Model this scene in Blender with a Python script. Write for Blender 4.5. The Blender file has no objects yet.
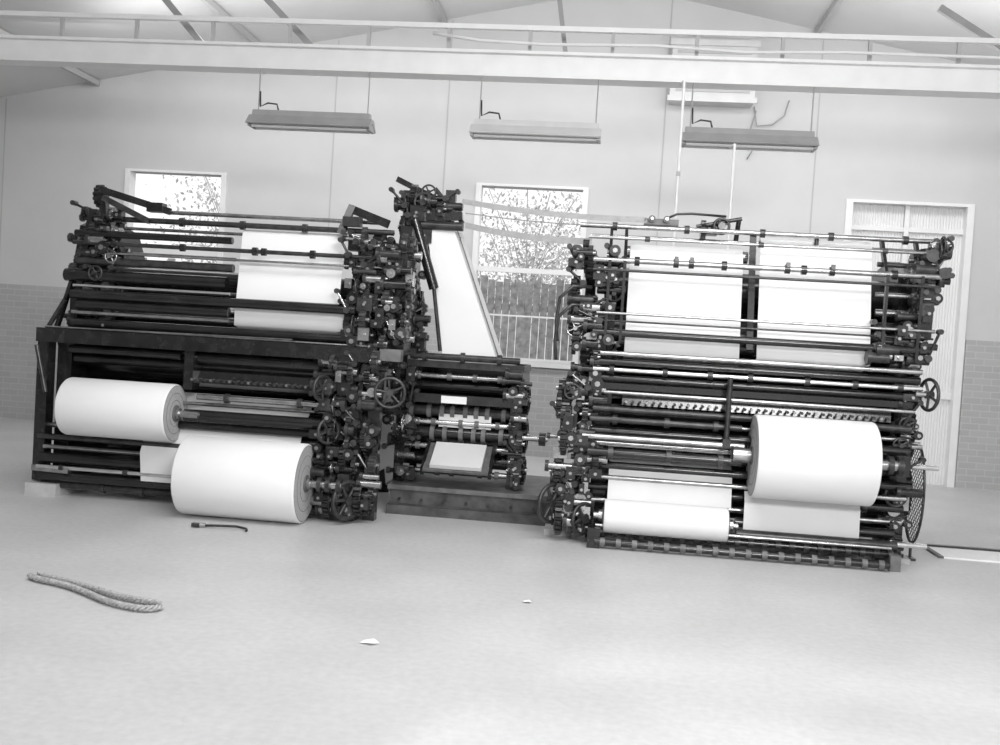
import bpy, math, random
from mathutils import Matrix, Vector

SC = bpy.context.scene
SC.view_settings.view_transform = 'Standard'

# ------------------------------------------------------------------ materials
def mat(name, g, rough=0.5, metal=0.0, var=0.0, scale=8.0, bump=0.0, spec=0.5, var2=0.0, scale2=1.0):
    m = bpy.data.materials.new(name); m.use_nodes = True
    nt = m.node_tree; b = nt.nodes['Principled BSDF']
    b.inputs['Roughness'].default_value = rough
    b.inputs['Metallic'].default_value = metal
    b.inputs['Specular IOR Level'].default_value = spec
    tc = nt.nodes.new('ShaderNodeTexCoord')
    n = nt.nodes.new('ShaderNodeTexNoise'); n.inputs['Scale'].default_value = scale; n.inputs['Detail'].default_value = 6
    nt.links.new(tc.outputs['Object'], n.inputs['Vector'])
    r = nt.nodes.new('ShaderNodeValToRGB')
    lo, hi = max(0, g - var), min(1, g + var)
    r.color_ramp.elements[0].position = 0.3; r.color_ramp.elements[0].color = (lo, lo, lo, 1)
    r.color_ramp.elements[1].position = 0.7; r.color_ramp.elements[1].color = (hi, hi, hi, 1)
    nt.links.new(n.outputs['Fac'], r.inputs['Fac'])
    col = r.outputs['Color']
    if var2 > 0:
        n2 = nt.nodes.new('ShaderNodeTexNoise'); n2.inputs['Scale'].default_value = scale2; n2.inputs['Detail'].default_value = 3
        nt.links.new(tc.outputs['Object'], n2.inputs['Vector'])
        r2 = nt.nodes.new('ShaderNodeValToRGB')
        v = 1 - var2
        r2.color_ramp.elements[0].position = 0.35; r2.color_ramp.elements[0].color = (v, v, v, 1)
        r2.color_ramp.elements[1].position = 0.65; r2.color_ramp.elements[1].color = (1, 1, 1, 1)
        nt.links.new(n2.outputs['Fac'], r2.inputs['Fac'])
        mx = nt.nodes.new('ShaderNodeMixRGB'); mx.blend_type = 'MULTIPLY'; mx.inputs[0].default_value = 1
        nt.links.new(col, mx.inputs[1]); nt.links.new(r2.outputs['Color'], mx.inputs[2]); col = mx.outputs['Color']
    nt.links.new(col, b.inputs['Base Color'])
    if bump > 0:
        bp = nt.nodes.new('ShaderNodeBump'); bp.inputs['Strength'].default_value = bump; bp.inputs['Distance'].default_value = 0.02
        nt.links.new(n.outputs['Fac'], bp.inputs['Height']); nt.links.new(bp.outputs['Normal'], b.inputs['Normal'])
    return m

M = {}
M['black'] = mat('black_enamel', 0.014, 0.22, 0, 0.008, 14, spec=0.6)
M['dark'] = mat('dark_cast_iron', 0.045, 0.30, 0.3, 0.02, 18, spec=0.5)
M['roller'] = mat('ink_roller_rubber', 0.012, 0.20, 0, 0.007, 6, spec=0.6)
M['steel'] = mat('worn_steel', 0.40, 0.24, 0.9, 0.10, 12)
M['bright'] = mat('polished_steel', 0.7, 0.2, 0.9, 0.08, 12)
M['grey'] = mat('grey_machine_paint', 0.13, 0.45, 0, 0.04, 10)
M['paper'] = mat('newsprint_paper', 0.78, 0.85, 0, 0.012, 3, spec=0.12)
M['papershade'] = mat('newsprint_paper_shaded', 0.68, 0.85, 0, 0.02, 3, spec=0.12)  # darker copy of the newsprint, shade put into the colour
M['core'] = mat('cardboard_core', 0.12, 0.8, 0, 0.04, 10)
M['rollend'] = mat('roll_end_paper', 0.42, 0.9, 0, 0.04, 40, spec=0.1)
M['wall'] = mat('painted_wall', 0.60, 0.7, 0, 0.012, 2.5, var2=0.05, scale2=0.5)
M['ceil'] = mat('ceiling_board', 0.66, 0.8, 0, 0.02, 1.5)
M['joint'] = mat('panel_joint', 0.46, 0.8)
M['white'] = mat('white_painted_wood', 0.80, 0.5, 0, 0.02, 5)
M['truss'] = mat('light_painted_steel', 0.84, 0.4, 0, 0.03, 5)
M['fixture'] = mat('grey_light_housing', 0.34, 0.4, 0, 0.03, 6)
M['fixwhite'] = mat('white_light_housing', 0.60, 0.4, 0, 0.03, 6)
M['tube'] = mat('fluorescent_tube', 0.85, 0.3)
M['floor'] = mat('concrete_floor', 0.55, 0.42, 0, 0.035, 22, bump=0.05, spec=0.5, var2=0.09, scale2=1.3)
M['concrete'] = mat('concrete_plinth', 0.46, 0.8, 0, 0.05, 12)
M['wood'] = mat('oily_timber', 0.07, 0.6, 0, 0.04, 7)
M['rope'] = mat('hemp_rope', 0.36, 0.9, 0, 0.14, 60)
M['fence'] = mat('paling_fence_wood', 0.40, 0.8, 0, 0.14, 9)
M['leaf'] = mat('leaf_foliage', 0.56, 0.7, 0, 0.14, 4)
M['bark'] = mat('tree_bark', 0.45, 0.9, 0, 0.08, 10)
M['ground'] = mat('outdoor_ground', 0.6, 0.9, 0, 0.08, 3)
M['canvas'] = mat('belt_canvas', 0.36, 0.8, 0, 0.04, 20)
M['blind'] = mat('ribbed_sheet_metal', 0.78, 0.5, 0, 0.04, 3)

def brick_mat():
    m = bpy.data.materials.new('painted_brick'); m.use_nodes = True
    nt = m.node_tree; b = nt.nodes['Principled BSDF']; b.inputs['Roughness'].default_value = 0.75
    tc = nt.nodes.new('ShaderNodeTexCoord'); mp = nt.nodes.new('ShaderNodeMapping')
    mp.inputs['Rotation'].default_value = (math.radians(90), 0, 0)
    br = nt.nodes.new('ShaderNodeTexBrick')
    br.inputs['Scale'].default_value = 1.0
    br.inputs['Brick Width'].default_value = 0.23; br.inputs['Row Height'].default_value = 0.086
    br.inputs['Mortar Size'].default_value = 0.006
    br.inputs['Color1'].default_value = (0.44, 0.44, 0.44, 1); br.inputs['Color2'].default_value = (0.40, 0.40, 0.40, 1)
    br.inputs['Mortar'].default_value = (0.50, 0.50, 0.50, 1)
    nt.links.new(tc.outputs['Object'], mp.inputs['Vector']); nt.links.new(mp.outputs['Vector'], br.inputs['Vector'])
    nt.links.new(br.outputs['Color'], b.inputs['Base Color'])
    return m
M['brick'] = brick_mat()

# ------------------------------------------------------------------ mesh builder
class B:
    def __init__(s): s.v=[]; s.f=[]; s.m=[]; s.sm=[]; s.names=[]
    def mi(s,n):
        if n not in s.names: s.names.append(n)
        return s.names.index(n)
    def add(s,vs,fs,m,smooth=False):
        o=len(s.v); s.v.extend([tuple(v) for v in vs]); k=s.mi(m)
        for i,f in enumerate(fs):
            s.f.append([o+j for j in f]); s.m.append(k)
            s.sm.append(smooth if isinstance(smooth,bool) else smooth[i])
    def cyl(s,p,q,r,m,n=14,r2=None,capm=None):
        p=Vector(p); q=Vector(q); d=(q-p)
        if d.length<1e-6: return
        d.normalize(); u=d.orthogonal().normalized(); w=d.cross(u)
        r2=r if r2 is None else r2
        vs=[];fs=[]
        for i in range(n):
            t=2*math.pi*i/n; e=u*math.cos(t)+w*math.sin(t)
            vs.append(p+e*r); vs.append(q+e*r2)
        for i in range(n):
            j=(i+1)%n; fs.append([2*i,2*j,2*j+1,2*i+1])
        s.add(vs,fs,m,True)
        c=[p+(u*math.cos(2*math.pi*i/n)+w*math.sin(2*math.pi*i/n))*r for i in range(n)]
        c2=[q+(u*math.cos(2*math.pi*i/n)+w*math.sin(2*math.pi*i/n))*r2 for i in range(n)]
        s.add(c,[list(range(n))[::-1]],capm or m); s.add(c2,[list(range(n))],capm or m)
    def box(s,c,sz,m,rot=None):
        c=Vector(c); hx,hy,hz=sz[0]/2,sz[1]/2,sz[2]/2
        vs=[Vector((x,y,z)) for x in(-hx,hx) for y in(-hy,hy) for z in(-hz,hz)]
        if rot: 
            R=Matrix.Rotation(rot[1],3,rot[0]); vs=[R@v for v in vs]
        s.add([v+c for v in vs],[[0,1,3,2],[4,6,7,5],[0,4,5,1],[2,3,7,6],[0,2,6,4],[1,5,7,3]],m)
    def bb(s,x0,x1,y0,y1,z0,z1,m): s.box(((x0+x1)/2,(y0+y1)/2,(z0+z1)/2),(abs(x1-x0),abs(y1-y0),abs(z1-z0)),m)
    def bar(s,p,q,w,h,m):
        p=Vector(p);q=Vector(q);d=(q-p);L=d.length;d.normalize()
        up=Vector((0,0,1)) if abs(d.z)<.9 else Vector((0,1,0))
        a=d.cross(up).normalized();c=a.cross(d)
        vs=[]
        for e in(p,q):
            for i,j in((-1,-1),(1,-1),(1,1),(-1,1)): vs.append(e+a*i*w/2+c*j*h/2)
        s.add(vs,[[3,2,1,0],[4,5,6,7],[0,1,5,4],[1,2,6,5],[2,3,7,6],[3,0,4,7]],m)
    def prism(s,yz,x0,x1,m):
        n=len(yz); vs=[(x0,y,z) for y,z in yz]+[(x1,y,z) for y,z in yz]
        s.add(vs,[list(range(n))[::-1],list(range(n,2*n))]+[[i,(i+1)%n,n+(i+1)%n,n+i] for i in range(n)],m)
    def prismy(s,xz,y0,y1,m):
        n=len(xz); vs=[(x,y0,z) for x,z in xz]+[(x,y1,z) for x,z in xz]
        s.add(vs,[list(range(n)),list(range(n,2*n))[::-1]]+[[i,n+i,n+(i+1)%n,(i+1)%n] for i in range(n)],m)
    def frame(s,axis):
        d={'X':Vector((1,0,0)),'Y':Vector((0,1,0)),'Z':Vector((0,0,1))}[axis] if isinstance(axis,str) else Vector(axis).normalized()
        u=d.orthogonal().normalized(); return d,u,d.cross(u)
    def gear(s,c,axis,r,w,m,teeth=None):
        teeth=teeth or max(12,int(r*130)); d,u,v=s.frame(axis); c=Vector(c); h=min(.02,r*.15)
        ring=[]
        for i in range(teeth):
            for k,rr in((0,r-h),(.25,r-h),(.4,r),(.75,r)):
                t=2*math.pi*(i+k)/teeth; ring.append((u*math.cos(t)+v*math.sin(t))*rr)
        n=len(ring); a=[c-d*w/2+e for e in ring]; b=[c+d*w/2+e for e in ring]
        s.add(a+b,[list(range(n))[::-1],list(range(n,2*n))]+[[i,(i+1)%n,n+(i+1)%n,n+i] for i in range(n)],m)
        s.cyl(c-d*(w/2+.02),c+d*(w/2+.02),max(.015,r*.28),'steel',10)
        if r>.1:
            for sg in(-1,1): s.torus(c+d*sg*w/2,axis,r*.8,.008,m,20,5)
    def torus(s,c,axis,R,r,m,n=24,k=8):
        d,u,v=s.frame(axis); c=Vector(c); vs=[];fs=[]
        for i in range(n):
            t=2*math.pi*i/n; e=u*math.cos(t)+v*math.sin(t)
            for j in range(k):
                p=2*math.pi*j/k; vs.append(c+e*(R+r*math.cos(p))+d*r*math.sin(p))
        for i in range(n):
            for j in range(k):
                i2=(i+1)%n;j2=(j+1)%k; fs.append([i*k+j,i2*k+j,i2*k+j2,i*k+j2])
        s.add(vs,fs,m,True)
    def wheel(s,c,axis,R,r,m,spokes=5,hub=.03):
        s.torus(c,axis,R,r,m,28,8); d,u,v=s.frame(axis); c=Vector(c)
        s.cyl(c-d*.03,c+d*.03,hub,m,12)
        for i in range(spokes):
            t=2*math.pi*i/spokes+.3; s.cyl(c,c+(u*math.cos(t)+v*math.sin(t))*R,r*.8,m,8)
    def tube(s,pts,r,m,n=8):
        pts=[Vector(p) for p in pts]; N=len(pts); vs=[];fs=[]
        prev=None
        for i,p in enumerate(pts):
            d=(pts[min(i+1,N-1)]-pts[max(i-1,0)]).normalized()
            u=d.orthogonal().normalized() if prev is None else (prev-d*prev.dot(d)).normalized()
            prev=u; w=d.cross(u)
            for j in range(n):
                t=2*math.pi*j/n; vs.append(p+(u*math.cos(t)+w*math.sin(t))*r)
        for i in range(N-1):
            for j in range(n):
                k=(j+1)%n; fs.append([i*n+j,i*n+k,(i+1)*n+k,(i+1)*n+j])
        fs.append(list(range(n))[::-1]); fs.append([(N-1)*n+j for j in range(n)])
        s.add(vs,fs,m,True)
    def sheet(s,yz,x0,x1,m,smooth=True):
        vs=[]
        for y,z in yz: vs+= [(x0,y,z),(x1,y,z)]
        N=len(yz)
        s.add(vs,[[2*i,2*i+1,2*i+3,2*i+2] for i in range(N-1)],m,smooth)
    def obj(s,name,parent=None):
        me=bpy.data.meshes.new(name); me.from_pydata(s.v,[],s.f)
        for n in s.names: me.materials.append(M[n])
        me.polygons.foreach_set('material_index',s.m); me.polygons.foreach_set('use_smooth',s.sm)
        me.update(); o=bpy.data.objects.new(name,me); SC.collection.objects.link(o)
        if parent: o.parent=parent
        return o

def rod(b,z,y,r,x0,x1,m='steel',collars=0,rnd=None,cr=1.6,cm='dark'):
    b.cyl((x0,y,z),(x1,y,z),r,m,16)
    if collars:
        for i in range(collars):
            x=x0+(x1-x0)*(i+.5)/collars + (rnd.uniform(-.04,.04) if rnd else 0)
            b.cyl((x-.02,y,z),(x+.02,y,z),r*cr,cm,14)

def clutter(b,rnd,xa,xb,za,zb,ya,yb,n,big=.16):
    ms=['black','black','dark','dark','black','steel','black']
    for i in range(n):
        x=rnd.uniform(xa,xb); z=rnd.uniform(za,zb); y=rnd.uniform(ya,yb); k=rnd.random(); m=rnd.choice(ms)
        if k<.2: 
            r=rnd.uniform(.05,big); z=max(z,r+.02); b.gear((x,y+r*.6,z),'X',r,rnd.uniform(.03,.06),rnd.choice(['black','dark','dark']))
        elif k<.45:
            r=rnd.uniform(.015,.045); L=rnd.uniform(.06,.2); b.cyl((x-L/2,y,z),(x+L/2,y,z),r,rnd.choice(['steel','dark','black']),12)
            b.cyl((x-L/2-.015,y,z),(x-L/2+.015,y,z),r*1.5,'dark',6)
        elif k<.65:
            b.box((x,y,z),(rnd.uniform(.04,.13),rnd.uniform(.05,.1),rnd.uniform(.04,.14)),m)
            b.cyl((x,y-.07,z),(x,y,z),.014,'steel',6)
        elif k<.82:
            r=rnd.uniform(.02,.055); b.cyl((x,y-.05,z),(x,y+.05,z),r,m,14); b.cyl((x,y-.07,z),(x,y,z),r*.45,'steel',6)
        elif k<.94:
            L=rnd.uniform(.12,.3); a=rnd.uniform(-1.2,1.2)
            x2=min(xb+.05,max(xa-.05,x+L*math.sin(a))); z2=z+L*math.cos(a)*.8
            z2=min(z2,zb+.05)
            b.cyl((x,y,z),(x2,y-.02,z2),.011,rnd.choice(['dark','steel','black']),8)
            b.cyl((x,y-.03,z),(x,y+.03,z),.028,'dark',10); b.cyl((x2,y-.05,z2),(x2,y+.02,z2),.022,'dark',10)
        else:
            b.wheel((x,y-.03,z),'Y' if rnd.random()<.4 else 'X',rnd.uniform(.05,.09),.009,rnd.choice(['dark','steel']),4,.018)

def side_frame(b,x,w,front=8.3,top=2.45,m='black'):
    f=front
    b.prism([(f,0),(f+.35,0),(f+.5,.25),(f+1.3,.25),(f+1.45,0),(f+1.8,0),(f+1.8,1.35),(f,1.35)],x-w/2,x+w/2,m)
    b.prism([(f+.12,1.35),(f+1.65,1.35),(f+1.5,1.9),(f+1.15,top-.1),(f+.55,top),(f+.22,top-.12),(f+.1,1.9)],x-w/2,x+w/2,m)
    b.bb(x-w*.8,x+w*.8,f-.05,f+.4,0,.07,m); b.bb(x-w*.8,x+w*.8,f+1.4,f+1.85,0,.07,m)
    b.bb(x-w*.75,x+w*.75,f-.02,f+1.82,1.3,1.38,m)
    b.bb(x-w*.65,x+w*.65,f-.025,f+.03,.07,1.3,m)

def ink_fountain(b,rnd,x0,x1,y,z):
    b.prism([(y,z-.05),(y+.16,z-.09),(y+.2,z+.08),(y+.02,z+.05)],x0,x1,'black')
    n=int((x1-x0)/.055)
    for i in range(n):
        x=x0+.03+i*.055; b.cyl((x,y+.02,z-.01),(x,y-.05,z-.02),.005,'steel',6); b.cyl((x,y-.07,z-.02),(x,y-.045,z-.02),.012,'dark' if i%3 else 'steel',8)

# ------------------------------------------------------------------ RIGHT PRESS
def right_press():
    rnd=random.Random(11); b=B()
    side_frame(b,.0,.1,8.3); side_frame(b,2.38,.1,8.3)
    b.bb(-.02,2.40,8.45,8.6,1.22,1.3,'black')
    for z,y,r,m in [(2.12,8.95,.17,'roller'),(1.72,8.9,.19,'roller'),(1.95,9.45,.2,'roller'),(1.05,8.9,.2,'roller'),(.6,9.1,.2,'roller'),(1.5,9.5,.2,'roller'),(.3,8.75,.13,'roller'),(.8,8.62,.09,'roller')]:
        rod(b,z,y,r,.05,2.33,m)
    b.bb(.05,2.33,9.7,9.75,.2,1.3,'black')
    # top rods
    rod(b,2.565,8.25,.020,-.28,2.58,'steel',5,rnd,1.7); rod(b,2.50,8.42,.016,-.2,2.5,'steel')
    rod(b,2.45,8.05,.013,-.2,2.55,'steel',3,rnd)
    rod(b,2.27,8.03,.022,-.15,2.52,'steel',4,rnd,1.7,'black'); rod(b,2.19,8.0,.011,-.15,2.5,'dark')
    rod(b,2.04,8.2,.035,-.1,.12,'roller'); rod(b,1.98,8.25,.03,2.1,2.45,'steel')
    rod(b,2.12,8.2,.02,2.08,2.48,'steel'); rod(b,2.36,8.2,.02,2.08,2.5,'dark'); rod(b,1.86,8.25,.045,2.08,2.48,'roller')
    rod(b,1.85,8.02,.011,-.1,2.48,'steel'); rod(b,1.79,8.05,.008,-.1,2.5,'black')
    rod(b,1.695,8.06,.030,-.12,2.46,'roller'); rod(b,1.61,8.3,.022,-.12,2.46,'steel')
    b.sheet([(8.42,2.42),(8.36,2.44),(8.28,2.32),(8.16,1.74),(8.15,1.69),(8.12,1.55),(8.35,1.50)],.14,1.05,'paper')
    b.sheet([(8.45,2.50),(8.38,2.55),(8.32,2.50),(8.16,1.74),(8.15,1.68),(8.12,1.56),(8.35,1.50)],1.185,2.06,'paper')
    b.cyl((.1,8.42,2.38),(1.1,8.42,2.38),.05,'steel',16)
    b.cyl((.1,8.27,1.64),(2.1,8.27,1.64),.07,'roller',16)
    # middle deck
    rod(b,1.53,8.06,.020,-.05,2.44,'steel'); rod(b,1.46,8.1,.03,-.05,2.44,'roller')
    rod(b,1.40,8.08,.018,-.1,2.46,'bright',7,rnd,1.7); rod(b,1.33,8.12,.03,-.05,2.44,'roller')
    b.bb(-.06,2.44,8.14,8.4,1.24,1.29,'black')
    ink_fountain(b,rnd,.15,2.25,8.12,1.17)
    rod(b,1.22,8.03,.014,.0,2.4,'steel')
    # lower shafts
    for z,y,r,m,c in [(1.08,8.1,.028,'dark',0),(.99,8.15,.020,'steel',4),(.90,8.1,.04,'roller',0),(.80,8.12,.024,'steel',0),(.72,8.2,.03,'dark',5),(.62,8.14,.035,'roller',0),(.53,8.1,.020,'steel',0),(.44,8.16,.03,'roller',4),(.33,8.18,.024,'steel',0)]:
        rod(b,z,y,r,-.08,2.4,m,c,rnd,1.4)
    rod(b,1.00,8.05,.025,-.1,1.1,'dark',3,rnd); rod(b,.86,8.0,.026,-.15,1.12,'steel'); rod(b,.74,7.98,.035,-.1,1.1,'roller',3,rnd)
    rod(b,.80,7.95,.045,2.15,2.32,'steel',2,rnd); b.cyl((1.03,7.95,.80),(1.16,7.95,.80),.06,'steel',14)
    b.bar((2.32,7.95,.80),(2.32,8.35,.80),.1,.16,'black'); b.bar((1.05,7.95,.80),(1.05,8.3,.86),.07,.12,'black')
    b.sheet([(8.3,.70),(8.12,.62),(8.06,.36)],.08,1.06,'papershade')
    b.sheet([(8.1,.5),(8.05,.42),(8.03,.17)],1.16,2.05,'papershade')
    # bottom rollers
    rod(b,.25,8.08,.04,1.1,2.32,'roller'); rod(b,.175,7.98,.04,1.1,2.32,'dark')
    rod(b,.115,7.95,.028,.0,2.32,'roller',22,None,1.35,'dark'); rod(b,.05,7.84,.03,.0,2.24,'roller',18,None,1.2,'grey')
    rod(b,.17,7.9,.014,.0,2.26,'steel')
    b.bb(2.25,2.33,7.86,8.35,0,.12,'grey'); b.bb(-.06,.04,7.82,8.35,0,.16,'black')
    b.cyl((.98,8.0,.86),(.98,8.0,1.40),.02,'dark'); b.box((.98,8.0,.88),(.06,.08,.07),'dark')
    # left gear side
    for z,y,r in [(.3,8.35,.22),(.72,8.5,.24),(1.1,8.35,.2),(1.5,8.55,.22),(1.9,8.6,.24),(2.2,8.5,.18)]:
        b.gear((-.17,y,z),'X',r,.07,'dark')
    for z,y,r,x in [(.17,8.05,.15,-.3),(.5,8.1,.13,-.33),(.8,8.05,.1,-.3),(1.2,8.15,.12,-.28),(1.62,8.2,.11,-.25),(2.0,8.25,.1,-.3),(2.33,8.2,.09,-.22)]:
        b.gear((x,y,z+.02),'X',r,.05,'black')
    b.wheel((-.36,8.0,.30),(1,-.8,0),.15,.018,'dark',6,.04)
    b.wheel((-.1,7.98,.20),(1,-.9,0),.12,.016,'dark',5,.04)
    clutter(b,rnd,-.36,-.02,.08,1.3,8.0,8.2,110,.12); clutter(b,rnd,-.3,.04,1.3,2.35,8.05,8.3,85,.1)
    b.bar((-.32,8.3,0),(-.32,8.3,1.3),.05,.05,'black'); b.bb(-.42,-.2,8.2,8.45,0,.05,'concrete')
    for zz in (1.6,1.75):
        b.tube([(-.15,8.1,zz+.3),(-.3,8.05,zz+.3),(-.4,8.05,zz+.2),(-.42,8.05,zz),(-.4,8.05,zz-.15)],.014,'dark')
    # right head and side
    for z,y,r in [(2.3,8.45,.17),(1.95,8.6,.22),(1.5,8.5,.2),(1.05,8.5,.22),(.55,8.5,.24)]:
        b.gear((2.47,y,z),'X',r,.06,'black')
    clutter(b,rnd,2.38,2.56,2.05,2.52,8.05,8.3,50,.09); clutter(b,rnd,2.3,2.5,1.7,2.1,8.05,8.25,24,.08); clutter(b,rnd,2.08,2.5,1.6,1.85,8.02,8.15,26,.06)
    clutter(b,rnd,2.32,2.46,.1,1.6,8.12,8.28,45,.08)
    b.box((2.48,8.25,2.35),(.12,.2,.3),'black'); b.cyl((2.44,8.1,2.43),(2.44,8.0,2.43),.05,'dark'); b.cyl((2.54,8.1,2.3),(2.54,8.0,2.3),.045,'dark')
    b.prism([(8.1,1.8),(8.3,1.75),(8.35,2.3),(8.2,2.5),(8.08,2.45)],2.40,2.50,'black')
    b.wheel((2.50,8.05,1.36),(.98,.3,0),.12,.014,'dark',5,.03); b.cyl((2.4,8.05,1.36),(2.50,8.05,1.36),.02,'steel')
    rod(b,.78,8.2,.022,2.35,2.66,'bright'); rod(b,.17,8.1,.022,2.3,2.58,'bright'); rod(b,1.02,8.2,.02,2.35,2.5,'steel')
    b.bb(2.31,2.5,8.2,8.5,0,.04,'concrete')
    # top castings
    b.box((.38,8.4,2.63),(.28,.12,.05),'grey')
    for x in(.30,.42): b.cyl((x,8.36,2.65),(x,8.31,2.65),.028,'dark',14); b.cyl((x,8.29,2.65),(x,8.37,2.65),.012,'steel',8)
    b.tube([(.42,8.35,2.66),(.5,8.35,2.70),(.62,8.35,2.71),(.9,8.35,2.70)],.010,'dark')
    b.box((.78,8.42,2.60),(.12,.14,.1),'black'); b.wheel((.86,8.28,2.61),'Y',.06,.012,'dark',4); b.cyl((.66,8.3,2.6),(1.02,8.3,2.68),.016,'dark')
    b.cyl((1.0,8.45,2.5),(1.01,8.4,2.70),.02,'black'); b.gear((.72,8.35,2.58),'X',.08,.04,'black')
    b.cyl((1.62,8.3,2.5),(1.62,8.3,2.58),.018,'dark')
    for x in(-.02,.1,2.12,2.38):
        b.bar((x,8.28,2.56),(x,8.02,2.2),.025,.05,'black'); b.bar((x,8.02,2.27),(x,8.05,1.62),.022,.04,'black')
    b.bar((1.115,8.28,2.56),(1.115,8.05,1.62),.05,.03,'black')
    for x in(.5,.62,1.36,1.7): b.cyl((x-.02,8.03,2.27),(x+.02,8.03,2.27),.036,'black'); b.box((x,7.99,2.30),(.03,.03,.04),'dark')
    return b.obj('printing_press')
right_press()

def wire_guard():
    b=B(); c=Vector((2.56,8.42,.54)); ux=Vector((.03,-1,0)).normalized(); uz=Vector((0,0,1))
    A,H=.22,.40
    P=lambda s,t:c+ux*s+uz*t
    b.tube([P(A*math.cos(k),H*math.sin(k)) for k in [2*math.pi*i/32 for i in range(33)]],.010,'dark')
    for k in range(-18,19):
        for sg in(-1,1):
            pts=[]
            for i in range(60):
                s=-A+2*A*i/59; t=sg*s*.9+k*.05
                if (s/A)**2+(t/H)**2<1: pts.append(P(s,t))
            if len(pts)>1: b.cyl(pts[0],pts[-1],.003,'dark',4)
    b.cyl(P(0,-H),P(0,-.54),.012,'dark')
    b.box((2.56,8.42,.01),(.06,.12,.02),'dark')
    b.obj('wire_mesh_belt_guard')
wire_guard()

# ------------------------------------------------------------------ LEFT PRESS
def left_press():
    rnd=random.Random(5); b=B()
    side_frame(b,-4.72,.1,8.35,2.5); side_frame(b,-2.15,.1,8.35,2.5)
    for z,y,r,m in [(1.92,8.75,.12,'roller'),(1.55,8.9,.16,'roller'),(1.15,8.75,.14,'roller'),(.95,9.2,.2,'roller'),(.5,9.1,.2,'roller'),(1.35,9.4,.2,'roller'),(.25,8.75,.13,'roller')]:
        rod(b,z,y,r,-4.67,-2.2,m)
    b.bb(-4.67,-2.2,9.7,9.75,.2,1.3,'black')
    rod(b,2.52,8.45,.018,-3.9,-1.95,'steel'); rod(b,2.43,8.35,.024,-4.55,-1.85,'dark',5,rnd); rod(b,2.36,8.42,.014,-4.5,-1.85,'steel')
    rod(b,2.20,8.2,.018,-4.62,-1.9,'dark',4,rnd,1.8,'black'); rod(b,2.12,8.2,.010,-4.5,-1.9,'steel')
    rod(b,2.28,8.2,.03,-4.6,-3.2,'roller'); rod(b,2.13,8.3,.016,-4.6,-3.2,'steel')
    rod(b,2.05,8.25,.035,-4.6,-3.2,'dark'); rod(b,1.92,8.25,.055,-4.7,-3.25,'roller'); rod(b,1.83,8.4,.016,-4.6,-2.1,'steel')
    rod(b,1.755,8.18,.042,-4.6,-2.1,'roller',0); rod(b,1.67,8.2,.045,-4.55,-3.2,'roller'); rod(b,1.6,8.32,.03,-4.5,-2.1,'steel'); rod(b,1.51,8.2,.04,-4.6,-2.1,'roller')
    rod(b,1.83,8.2,.014,-4.6,-3.2,'bright'); rod(b,1.6,8.2,.02,-4.6,-3.2,'steel')
    b.sheet([(8.5,2.38),(8.4,2.40),(8.34,2.36),(8.27,1.80)],-3.17,-2.27,'paper'); b.sheet([(8.25,1.72),(8.25,1.57),(8.4,1.54)],-3.17,-2.2,'paper')
    b.bar((-4.38,8.3,2.30),(-4.45,8.35,2.66),.06,.07,'black'); b.bar((-4.48,8.3,2.68),(-3.85,8.4,2.52),.03,.06,'black')
    b.bar((-4.4,8.25,2.6),(-4.0,8.3,2.42),.03,.05,'dark'); b.gear((-4.47,8.35,2.62),'X',.1,.05,'black'); b.box((-3.98,8.4,2.55),(.14,.1,.08),'black')
    b.bar((-4.62,8.3,1.5),(-4.5,8.3,2.5),.05,.1,'black'); b.bar((-4.8,8.3,1.42),(-4.62,8.28,2.0),.03,.05,'black')
    b.bar((-4.86,8.25,1.42),(-4.7,8.25,1.7),.03,.03,'dark')
    clutter(b,rnd,-4.66,-4.25,1.5,2.5,8.2,8.4,80,.09)
    for x,z in((-3.0,2.20),(-2.5,2.20)): b.cyl((x-.02,8.2,z),(x+.02,8.2,z),.036,'black')
    # deck
    b.bb(-4.86,-1.86,8.13,8.5,1.36,1.42,'black'); b.bb(-4.86,-1.86,8.10,8.13,1.33,1.45,'black'); rod(b,1.46,8.14,.010,-4.8,-1.9,'steel')
    b.bar((-4.5,8.1,1.465),(-2.6,8.1,1.48),.03,.008,'steel')
    ink_fountain(b,rnd,-3.5,-2.3,8.2,1.11); rod(b,1.27,8.25,.06,-3.5,-2.25,'roller'); rod(b,1.28,8.2,.035,-4.6,-3.6,'roller'); rod(b,1.2,8.3,.04,-4.6,-2.2,'roller')
    b.bb(-3.55,-3.47,8.15,8.3,1.0,1.35,'black')
    # lower bars
    rod(b,.95,8.1,.026,-3.4,-2.2,'steel',2,rnd); rod(b,.79,8.1,.05,-3.5,-2.2,'roller'); rod(b,.88,8.2,.016,-4.6,-2.2,'steel'); rod(b,.70,8.14,.035,-3.8,-2.2,'roller')
    for z,y,r,m,c in [(.60,8.3,.024,'steel',0),(.50,8.25,.03,'roller',0),(.42,8.2,.02,'steel',0),(.33,8.15,.045,'roller',0),(.26,8.1,.018,'bright',5),(.18,8.15,.045,'roller',0),(.10,8.2,.035,'dark',7),(.52,8.1,.02,'dark',0)]:
        rod(b,z,y,r,-4.8,-2.2,m,c,rnd,1.4)
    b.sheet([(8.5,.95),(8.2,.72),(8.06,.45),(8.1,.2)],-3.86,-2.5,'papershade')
    b.bb(-4.9,-4.8,8.2,8.32,.12,1.4,'black'); b.bb(-4.90,-4.62,8.1,8.6,0,.11,'concrete'); b.bar((-4.86,8.15,.24),(-4.5,8.1,.24),.05,.05,'steel')
    b.cyl((-4.85,8.1,1.3),(-4.75,8.1,.9),.02,'dark')
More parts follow.
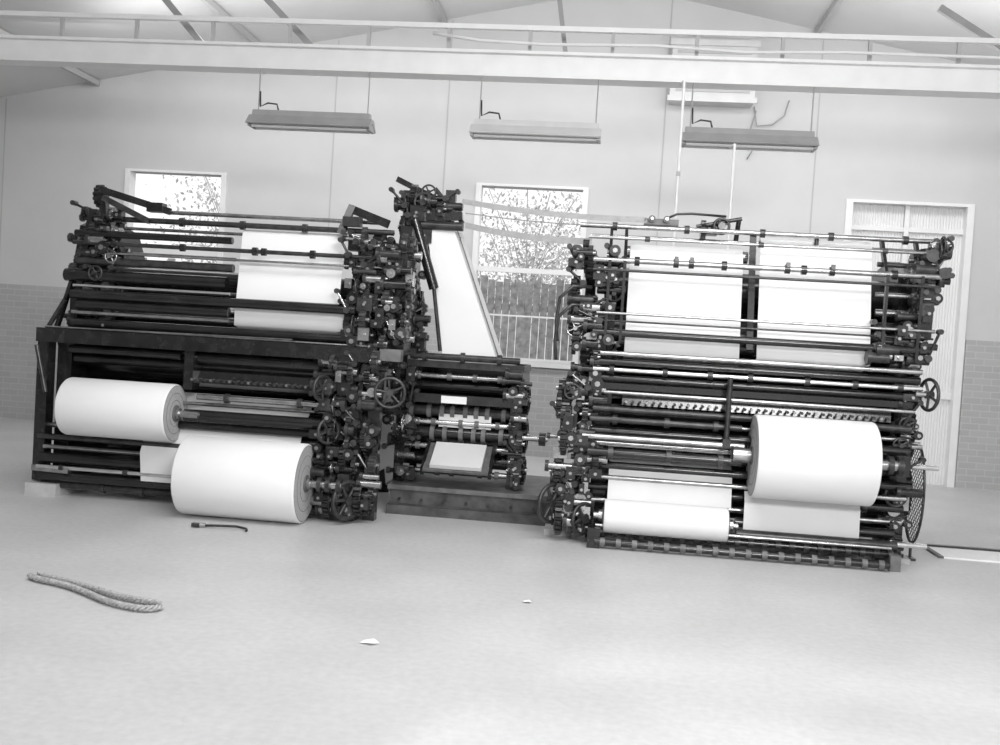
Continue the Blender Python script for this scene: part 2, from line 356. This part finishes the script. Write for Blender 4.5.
    # right gear column
    for z,y,r in [(.32,8.45,.26),(.8,8.4,.22),(1.15,8.5,.2),(1.6,8.6,.22),(2.0,8.55,.22),(2.3,8.5,.16)]:
        b.gear((-2.0,y,z),'X',r,.07,'dark')
    for z,y,r,x in [(.16,8.05,.15,-2.2),(.2,8.1,.17,-1.95),(.5,8.1,.13,-2.1),(.75,8.1,.15,-2.2),(1.05,8.1,.12,-2.3),(1.2,8.15,.1,-1.95)]:
        b.gear((x,y,z+.02),'X',r,.05,'black')
    b.wheel((-2.22,7.98,.75),(1,-.8,0),.1,.014,'dark',5); b.wheel((-2.02,7.95,.2),(1,-.7,0),.15,.018,'dark',6,.04); b.wheel((-2.28,7.95,1.1),(1,-.5,0),.1,.014,'dark',5)
    clutter(b,rnd,-2.35,-1.85,.08,1.35,8.0,8.2,140,.12); clutter(b,rnd,-2.2,-1.65,1.45,2.35,8.1,8.35,125,.12)
    b.prism([(8.3,1.4),(8.6,1.4),(8.6,2.4),(8.4,2.5),(8.25,2.2)],-1.8,-1.7,'black')
    b.bar((-2.25,8.35,2.62),(-1.9,8.35,2.5),.05,.07,'black'); b.bar((-2.3,8.3,2.4),(-2.22,8.35,2.64),.06,.05,'black'); b.box((-2.2,8.3,2.5),(.15,.1,.08),'dark')
    b.wheel((-1.72,7.95,1.10),(-.2,1,0),.12,.013,'dark',5,.03); b.cyl((-1.72,7.97,1.10),(-1.75,8.3,1.10),.02,'steel')
    b.box((-1.78,8.15,1.4),(.2,.1,.1),'grey'); b.bb(-1.95,-1.85,8.2,8.3,0,1.35,'black')
    b.bb(-2.5,-2.0,8.1,8.5,0,.04,'dark')
    b.bar((-2.16,7.9,.32),(-2.16,8.35,.36),.06,.12,'black')
    return b.obj('printing_press')
left_press()

# ------------------------------------------------------------------ paper rolls
def paper_roll(x0,x1,y,z,r,sl=.12,sr=.12,shaft=.035):
    b=B(); n=64
    pr=[(x0,r-.012),(x0+.004,r-.004),(x0+.014,r),(x1-.014,r),(x1-.004,r-.004),(x1,r-.012)]
    vs=[];fs=[]
    for x,rr in pr:
        for i in range(n):
            t=2*math.pi*i/n; vs.append((x,y+rr*math.cos(t),z+rr*math.sin(t)))
    for k in range(len(pr)-1):
        for i in range(n):
            j=(i+1)%n; fs.append([k*n+i,k*n+j,(k+1)*n+j,(k+1)*n+i])
    b.add(vs,fs,'paper',True)
    for x,sg in((x0,-1),(x1,1)):
        b.add([(x,y+(r-.012)*math.cos(2*math.pi*i/n),z+(r-.012)*math.sin(2*math.pi*i/n)) for i in range(n)],[list(range(n))],'rollend')
        for rr in (.95,.7,.45): b.torus((x,y,z),'X',r*rr,.002,'core',40,4)
        b.cyl((x,y,z),(x+sg*.012,y,z),.07,'core',20); b.cyl((x,y,z),(x+sg*.04,y,z),.05,'steel',16)
    b.cyl((x0-sl,y,z),(x1+sr,y,z),shaft,'steel',16)
    if sr>.2:
        for d in(.1,.17,.26): b.cyl((x1+d,y,z),(x1+d+.035,y,z),.06,'dark',16)
    return b.obj('newsprint_roll')
paper_roll(-3.35,-2.35,7.86,.325,.322,.1,.30,.03)
paper_roll(-4.50,-3.56,8.05,.80,.245,.12,.2,.03)
paper_roll(1.18,2.08,7.95,.80,.325,.06,.2,.04)
paper_roll(.06,1.03,7.98,.235,.135,.08,.08,.03)

# ------------------------------------------------------------------ FOLDER
def folder():
    rnd=random.Random(21); b=B(); z0=.24
    for x in(-1.82,-.78):
        b.prism([(8.95,z0),(9.2,z0),(9.25,.4),(9.6,.4),(9.65,z0),(9.85,z0),(9.85,1.2),(9.7,1.36),(9.0,1.36),(8.95,1.2)],x-.045,x+.045,'black')
    b.bb(-1.9,-.72,8.9,9.0,.98,1.06,'black'); b.bb(-1.86,-.72,8.92,9.7,1.30,1.36,'dark'); b.bb(-1.45,-1.22,8.88,8.90,.985,1.05,'truss')
    b.bb(-1.78,-.82,9.6,9.65,.4,1.3,'black')
    for z,y,r,m,c in [(1.22,9.0,.026,'steel',4),(1.13,9.1,.05,'roller',0),(.90,9.05,.05,'dark',8),(.80,9.0,.024,'bright',5),(.70,9.05,.06,'roller',7),(.58,9.0,.026,'steel',4),(.45,9.1,.06,'roller',0),(.35,9.0,.026,'steel',5)]:
        rod(b,z,y,r,-1.78,-.82,m,c,rnd,1.4,'grey')
    for z,y,r in((1.0,9.4,.17),(.64,9.4,.18)): rod(b,z,y,r,-1.76,-.84,'roller')
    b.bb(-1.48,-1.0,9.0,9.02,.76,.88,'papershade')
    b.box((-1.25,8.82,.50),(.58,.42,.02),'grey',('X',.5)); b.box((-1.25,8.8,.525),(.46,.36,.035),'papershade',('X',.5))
    for x in(-1.55,-.95): b.bar((x,8.66,.38),(x,9.05,.64),.03,.06,'black')
    clutter(b,rnd,-1.95,-1.7,.3,1.35,8.8,9.0,40,.09); clutter(b,rnd,-.82,-.70,.3,1.3,8.85,8.95,30,.08)
    for z,r in((.4,.13),(.72,.16),(1.05,.14)): b.gear((-.70,9.1,z),'X',r,.05,'black')
    rod(b,.72,8.9,.025,-.74,-.48,'steel'); b.gear((-.52,8.9,.72),'X',.06,.06,'dark')
    # tower
    b.prism([(8.9,1.3),(9.3,1.3),(9.25,2.4),(9.15,2.75),(8.95,2.75)],-1.86,-1.78,'black')
    clutter(b,rnd,-1.9,-1.66,1.4,2.5,8.75,8.95,80,.12)
    clutter(b,rnd,-1.93,-1.45,2.5,2.86,8.75,9.0,50,.08)
    b.bar((-1.97,8.9,2.97),(-1.45,8.9,2.74),.05,.05,'black'); b.bar((-1.9,8.85,2.6),(-1.35,8.85,2.66),.06,.07,'black')
    b.bar((-1.62,8.9,2.9),(-1.35,8.9,2.6),.03,.04,'dark'); b.gear((-1.8,8.9,2.82),'X',.11,.05,'black'); b.wheel((-1.7,8.8,2.76),'Y',.08,.012,'dark',5)
    rod(b,2.56,8.8,.04,-1.75,-1.33,'dark'); rod(b,2.75,8.9,.035,-1.9,-1.36,'dark'); rod(b,2.45,8.9,.03,-1.75,-1.36,'dark')
    b.cyl((-1.76,8.75,2.60),(-1.56,8.8,2.0),.045,'black',16); b.cyl((-1.56,8.8,2.0),(-1.48,8.85,1.45),.018,'dark')
    b.add([(-1.66,8.80,2.56),(-1.41,8.82,2.52),(-.98,8.9,1.42),(-1.46,8.88,1.40)],[[0,1,2,3]],'paper')
    b.add([(-1.41,8.82,2.52),(-1.36,8.95,2.52),(-.93,9.02,1.44),(-.98,8.9,1.42)],[[0,1,2,3]],'papershade')
    b.bar((-1.385,8.83,2.53),(-.955,8.92,1.42),.008,.010,'grey')
    rod(b,1.40,8.88,.03,-1.75,-.76,'dark',3,rnd)
    return b.obj('newspaper_folder')
folder()
def belts():
    b=B()
    def ribbon(p,q,w,m):
        p=Vector(p);q=Vector(q); N=12; vs=[]
        for i in range(N+1):
            t=i/N; c=p.lerp(q,t); c.z-=.03*math.sin(math.pi*t); vs+=[c+Vector((0,0,w/2)),c-Vector((0,.02,w/2))]
        b.add(vs,[[2*i,2*i+1,2*i+3,2*i+2] for i in range(N)],m,True)
    ribbon((-1.36,8.85,2.79),(.26,8.35,2.64),.05,'canvas'); ribbon((-1.32,8.85,2.58),(-.18,8.35,2.44),.055,'canvas')
    ribbon((-1.34,8.95,2.70),(.26,8.45,2.60),.012,'fixture')
    b.obj('transfer_belt')
belts()
b=B(); b.bb(-1.84,-.38,8.74,10.0,0,.20,'wood'); b.bb(-1.86,-.36,8.72,10.02,.20,.24,'grey'); b.bb(-1.84,-.38,8.60,8.72,0,.08,'wood')
for i in range(7): b.cyl((-1.75+i*.2,8.71,.12),(-1.75+i*.2,8.75,.12),.012,'dark',6)
b.obj('machine_platform')

# ------------------------------------------------------------------ ROOM
XL,XR,YB,YF=-10.0,7.0,13.8,-3.0
b=B(); b.bb(XL-.2,XR+.2,YF,YB+.3,-.2,0,'floor'); b.obj('floor')
def gz(x): return 4.46+.2*(x+10) if x<=0 else 6.46-.2*x
b=B()
ops=[(-6.99,-5.55,1.1,3.68),(-1.90,-.42,1.3,3.70),(3.08,4.64,0,3.70)]
xs=XL
for x0,x1,z0,z1 in ops:
    b.bb(xs,x0,YB,YB+.2,0,4.4,'wall')
    if z0>0: b.bb(x0,x1,YB,YB+.2,0,z0,'wall')
    b.bb(x0,x1,YB,YB+.2,z1,4.4,'wall'); xs=x1
b.bb(xs,XR,YB,YB+.2,0,4.4,'wall')
b.prismy([(XL,4.4),(XR,4.4),(XR,gz(XR)),(0,6.46),(XL,gz(XL))],YB,YB+.2,'wall')
xs=XL
for x0,x1,z0,z1 in ops:
    b.bb(xs,x0-.06,YB-.02,YB,0,1.96,'brick'); 
    if z0>0: b.bb(x0-.06,x1+.06,YB-.02,YB,0,z0-.08,'brick')
    xs=x1+.06
b.bb(xs,XR,YB-.02,YB,0,1.96,'brick')
for x in(-8.9,-4.0,-2.4,.58,2.6,5.9): b.bb(x-.008,x+.008,YB-.006,YB,1.96,gz(x)-.03,'joint')
b.obj('wall_back')
b=B(); b.bb(XL-.2,XL,YF,YB+.2,0,4.46,'wall'); b.obj('wall_left')
b=B(); b.bb(XR,XR+.2,YF,YB+.2,0,5.06,'wall'); b.obj('wall_right')
b=B(); b.bb(XL-.2,-4.2,YF-.2,YF,0,4.42,'wall'); b.bb(6.2,XR+.2,YF-.2,YF,0,4.42,'wall')
b.prismy([(XL-.2,4.42),(XR+.2,4.42),(XR+.2,gz(XR)-.04),(0,6.46)],YF-.2,YF,'wall')
b.bb(-4.2,6.2,YF-.14,YF-.06,3.88,4.04,'truss')  # unseen bar added to cast a shadow band across the sunlit floor
b.obj('wall_front')
b=B()
b.prismy([(XL-.2,gz(XL)-.04),(0,6.46),(0,6.56),(XL-.2,gz(XL)+.06)],YF,YB+.2,'ceil')
b.prismy([(0,6.46),(XR+.2,gz(XR)-.04),(XR+.2,gz(XR)+.06),(0,6.56)],YF,YB+.2,'ceil')
for x in (-7.5,-5,-2.5,2.5,5):
    b.bar((x,YF+.1,gz(x)-.05),(x,YB-.02,gz(x)-.05),.05,.08,'joint')
b.obj('ceiling')
def truss():
    b=B(); y=10.5
    b.bb(XL,XR,y-.05,y+.05,4.335,4.555,'truss'); b.bb(XL,XR,y-.12,y+.12,4.55,4.58,'truss'); b.bb(XL,XR,y-.12,y+.12,4.31,4.335,'truss')
    b.bb(XL,XR,y-.03,y+.03,4.82,4.87,'truss')
    x=-9.6
    while x<6.8:
        b.bb(x-.018,x+.018,y-.02,y+.02,4.58,4.82,'joint'); x+=.86
    for xa,xb in((-5.3,-4.5),(-4.1,-3.2),(-.75,-.6),(3.2,4.6)):
        b.bar((xa,y+.4,5.3),(xb,y+.4,4.45),.05,.07,'fixture')
    b.tube([(-2.0,y-.15,4.72),(-1.5,y-.15,4.66),(-.8,y-.15,4.64),(.3,y-.15,4.66),(1.2,y-.15,4.62),(2.2,y-.15,4.65),(4.0,y-.15,4.64),(6.8,y-.15,4.66)],.016,'white')
    b.obj('roof_truss')
truss()
def fixture(x0,x1,z,m,y=10.4):
    b=B()
    b.prism([(y-.04,z+.10),(y+.04,z+.10),(y+.06,z+.04),(y-.06,z+.04)],x0+.03,x1-.03,m)
    b.prism([(y-.06,z+.04),(y+.06,z+.04),(y+.16,z-.06),(y+.15,z-.07),(y,z-.0),(y-.15,z-.07),(y-.16,z-.06)],x0,x1,m)
    for dy in(-.06,.06): b.cyl((x0+.04,y+dy,z-.07),(x1-.04,y+dy,z-.07),.024,'tube',12)
    for x in(x0+.02,x1-.02): b.box((x,y,z-.05),(.03,.22,.07),m)
    for x in(x0+.08,x1-.06):
        b.cyl((x,y,z+.1),(x,y,4.315),.007,'fixture',6)
    b.tube([(x0+.3,y,z+.1),(x0+.28,y,z+.17),(x0+.18,y,z+.18),(x0+.1,y,z+.14),(x0+.09,y,z+.3)],.01,'dark',6)
    b.obj('fluorescent_light_fixture')
fixture(-3.93,-2.60,3.77,'fixture'); fixture(-1.55,-.20,3.76,'fixwhite'); fixture(.62,1.96,3.76,'fixture')
b=B(); b.cyl((.58,9.9,2.3),(.58,9.9,4.20),.014,'truss'); b.cyl((1.1,9.9,2.3),(1.1,9.9,3.60),.014,'truss')
b.cyl((.58,9.9,2.3),(.58,9.3,2.3),.014,'truss'); b.cyl((1.1,9.9,2.3),(1.1,9.3,2.3),.014,'truss'); b.box((.58,9.9,3.3),(.04,.04,.04),'fixture')
b.cyl((1.1,9.9,3.60),(1.1,10.23,3.64),.014,'truss'); b.cyl((.58,9.9,4.20),(.58,10.45,4.31),.014,'truss')
b.obj('electrical_conduit')
b=B(); b.bb(.61,1.71,YB-.35,YB,4.9,5.65,'fixwhite'); b.bb(.58,1.74,YB-.38,YB-.351,5.6,5.68,'fixwhite'); b.bb(.58,1.74,YB-.38,YB-.351,4.87,4.94,'fixwhite')
for i in range(6): b.bb(.68,1.64,YB-.365,YB-.351,5.0+i*.1,5.03+i*.1,'joint')
b.obj('wall_vent_box')
b=B()
b.tube([(1.75,YB-.05,4.9),(1.8,YB-.05,4.65),(2.0,YB-.06,4.67),(2.15,YB-.05,4.8),(2.2,YB-.06,5.0)],.009,'fixture',6)
b.tube([(1.78,YB-.05,4.85),(1.72,YB-.05,4.6),(1.78,YB-.05,4.35),(1.7,YB-.05,4.2)],.009,'fixture',6)
b.obj('wall_cable')

def window(name,x0,x1,z0,z1,tr):
    b=B(); y0,y1=YB-.03,YB+.15; e=.035; f=.04
    b.bb(x0-e,x0+f,y0,y1,z0,z1,'white'); b.bb(x1-f,x1+e,y0,y1,z0,z1,'white')
    b.bb(x0-e,x1+e,y0,y1,z1,z1+e,'white'); b.bb(x0-.08,x1+.08,y0-.04,y1,z0-.06,z0,'white')
    b.bb(x0+f,x1-f,YB+.03,YB+.10,tr-.035,tr+.035,'white'); b.bb(x0+f,x1-f,YB+.03,YB+.10,z0,z0+.05,'white')
    b.bb(x0+f,x1-f,YB+.05,YB+.09,z0+(tr-z0)*.5-.012,z0+(tr-z0)*.5+.012,'white')
    b.obj(name)
window('window_1',-6.99,-5.55,1.1,3.68,2.56); window('window_2',-1.90,-.42,1.3,3.70,2.56)
def door():
    b=B(); x0,x1,z1=3.08,4.64,3.70; y=YB; e=.04; f=.05
    b.bb(x0-e,x0+f,y-.03,y+.16,0,z1,'white'); b.bb(x1-f,x1+e,y-.03,y+.16,0,z1,'white'); b.bb(x0-e,x1+e,y-.03,y+.16,z1,z1+e,'white')
    n=40; xa,xb=x0+f,x1-f; xs=[xa+(xb-xa)*i/(n*2) for i in range(n*2+1)]
    vs=[]
    for i,x in enumerate(xs):
        yy=y+.12+(.012 if i%2 else 0); vs+=[(x,yy,.0),(x,yy,z1)]
    b.add(vs,[[2*i,2*i+2,2*i+3,2*i+1] for i in range(n*2)],'blind')
    b.bb(xa,xb,y+.08,y+.119,1.15,1.25,'white'); b.bb(3.83,3.89,y+.07,y+.079,0,z1,'white'); b.bb(xa,xb,y+.08,y+.119,3.35,3.41,'white')
    b.cyl((3.78,y+.03,1.3),(3.78,y+.08,1.3),.03,'steel')
    b.obj('door_1')
door()

# ------------------------------------------------------------------ floor things
b=B(); b.bb(2.88,3.62,8.58,9.02,0,.015,'truss'); b.bb(2.84,3.66,9.02,9.07,0,.03,'dark'); b.bb(2.84,2.88,8.58,9.02,0,.018,'grey'); b.obj('floor_sunlight_patch')  # pale plate stands in for door sunlight on the floor, dark edge for shadow
def rope():
    b=B(); path=[(-3.30,5.55),(-3.22,5.50),(-3.0,5.42),(-2.80,5.30),(-2.62,5.18),(-2.46,5.12),(-2.36,5.12),(-2.32,5.18),(-2.38,5.24),(-2.52,5.27),(-2.68,5.33),(-2.85,5.42),(-3.05,5.50),(-3.28,5.60)]
    P=[Vector((x,y,.022)) for x,y in path]; pts=[]
    for i in range(len(P)-1):
        p0=P[max(i-1,0)];p1=P[i];p2=P[i+1];p3=P[min(i+2,len(P)-1)]
        for k in range(24):
            t=k/24; pts.append(.5*((2*p1)+(p2-p0)*t+(2*p0-5*p1+4*p2-p3)*t*t+(3*p1-p0-3*p2+p3)*t**3))
    L=0; acc=[0]
    for i in range(1,len(pts)): L+=(pts[i]-pts[i-1]).length; acc.append(L)
    for s in range(3):
        q=[]
        for i,p in enumerate(pts):
            d=(pts[min(i+1,len(pts)-1)]-pts[max(i-1,0)]).normalized(); u=Vector((0,0,1)); w=d.cross(u)
            a=acc[i]/.085*2*math.pi+s*2*math.pi/3; q.append(p+(u*math.sin(a)+w*math.cos(a))*.010)
        b.tube(q,.009,'rope',7)
    b.obj('rope')
rope()
b=B(); b.tube([(-3.02,7.38,.015),(-2.9,7.40,.02),(-2.75,7.43,.02),(-2.66,7.40,.015),(-2.64,7.35,.012)],.010,'dark'); b.cyl((-3.06,7.37,.02),(-2.98,7.385,.02),.018,'steel'); b.box((-3.05,7.37,.02),(.06,.04,.03),'dark'); b.obj('hand_crank_wrench')
for (x,y,s) in((-1.10,4.96,.05),(-.38,6.02,.03)):
    b=B(); b.add([(x-s,y-s*.5,.004),(x+s*.3,y-s*.9,.012),(x+s,y-s*.1,.004),(x+s*.2,y+s*.7,.015),(x-s*.8,y+s*.5,.006)],[[0,1,2,3,4]],'paper'); b.obj('paper_scrap')

# ------------------------------------------------------------------ outside
b=B(); b.bb(-30,25,YB+.3,40,-.25,-.02,'ground'); b.bb(-30,25,-30,YF-.2,-.25,-.02,'ground'); b.obj('yard_ground')
b=B(); x=-13; rnd=random.Random(3)
while x<9:
    h=2.62+rnd.uniform(-.05,.05); b.bb(x,x+.120,17.0,17.03,-.02,h,'fence'); x+=.130
b.bb(-13,9,17.03,17.08,.5,.6,'fence'); b.bb(-13,9,17.03,17.08,2.1,2.2,'fence'); b.obj('paling_fence')
def tree(x,y,h,R,seed,n):
    rnd=random.Random(seed); b=B(); b.cyl((x,y,-.02),(x+.1,y,h*.45),.12,'bark',10,.08); tips=[]
    for i in range(18):
        a=rnd.uniform(0,6.28); p=Vector((x+.1,y,h*rnd.uniform(.3,.5))); q=Vector((x+R*rnd.uniform(.3,1)*math.cos(a),y+R*.7*math.sin(a),h*rnd.uniform(.5,1)))
        m=p.lerp(q,.5)+Vector((0,0,.25)); b.tube([p,m,q],.010,'bark',5); tips+= [m,q,m.lerp(q,.5),p.lerp(m,.5)]
    for i in range(n):
        c=rnd.choice(tips)+Vector((rnd.gauss(0,.45),rnd.gauss(0,.4),rnd.gauss(0,.4))); s=rnd.uniform(.025,.065)
        u=Vector((rnd.gauss(0,1),rnd.gauss(0,1),rnd.gauss(0,1))).normalized(); w=u.orthogonal().normalized()
        b.add([c-u*s,c+w*s*.5,c+u*s,c-w*s*.5],[[0,1,2,3]],'leaf')
    b.obj('garden_tree')
tree(-1.8,20.5,5.6,2.2,1,4500); tree(-7.9,20.5,5.4,1.8,2,2800)

# ------------------------------------------------------------------ world + lights
w=bpy.data.worlds.new('sky'); SC.world=w; w.use_nodes=True
bg=w.node_tree.nodes['Background']; bg.inputs[0].default_value=(1,1,1,1); bg.inputs[1].default_value=1.1
def area(name,loc,target,sx,sy,e):
    l=bpy.data.lights.new(name,'AREA'); l.shape='RECTANGLE'; l.size=sx; l.size_y=sy; l.energy=e
    o=bpy.data.objects.new(name,l); o.location=loc; o.rotation_euler=(Vector(target)-Vector(loc)).to_track_quat('-Z','Y').to_euler(); SC.collection.objects.link(o)
area('front_fill',(2.5,-1.5,4.2),(0,9,1.2),3.0,1.0,520)  # added fill lamp behind the camera, lights the press fronts
area('overhead_fill',(-.5,5,5.0),(-1.0,6.5,0),6,1.4,210)  # added overhead fill, no lamp is modelled here
area('rear_wall_fill',(-1.5,11.6,5.1),(-1.5,13.2,0),13,.6,185)  # added fill to brighten the back wall
area('ceiling_fill',(0,11.3,4.6),(0,12.0,6.6),12,.5,85)  # added unseen uplight to brighten the ceiling
s=bpy.data.lights.new('sun','SUN'); s.energy=1.5; s.angle=.03; so=bpy.data.objects.new('sun',s)
so.rotation_euler=Vector((.40,.80,-.415)).to_track_quat('-Z','Y').to_euler(); SC.collection.objects.link(so)

# ------------------------------------------------------------------ camera
cam=bpy.data.cameras.new('camera'); cam.lens=36; cam.sensor_width=36; co=bpy.data.objects.new('camera',cam); SC.collection.objects.link(co)
yaw,pitch,roll=math.radians(6),math.radians(1.85),math.radians(3.5)
R=Matrix.Rotation(yaw,3,'Z')@Matrix.Rotation(math.radians(90)-pitch,3,'X')@Matrix.Rotation(roll,3,'Z')
co.matrix_world=Matrix.Translation((0,0,1.58))@R.to_4x4()
SC.camera=co
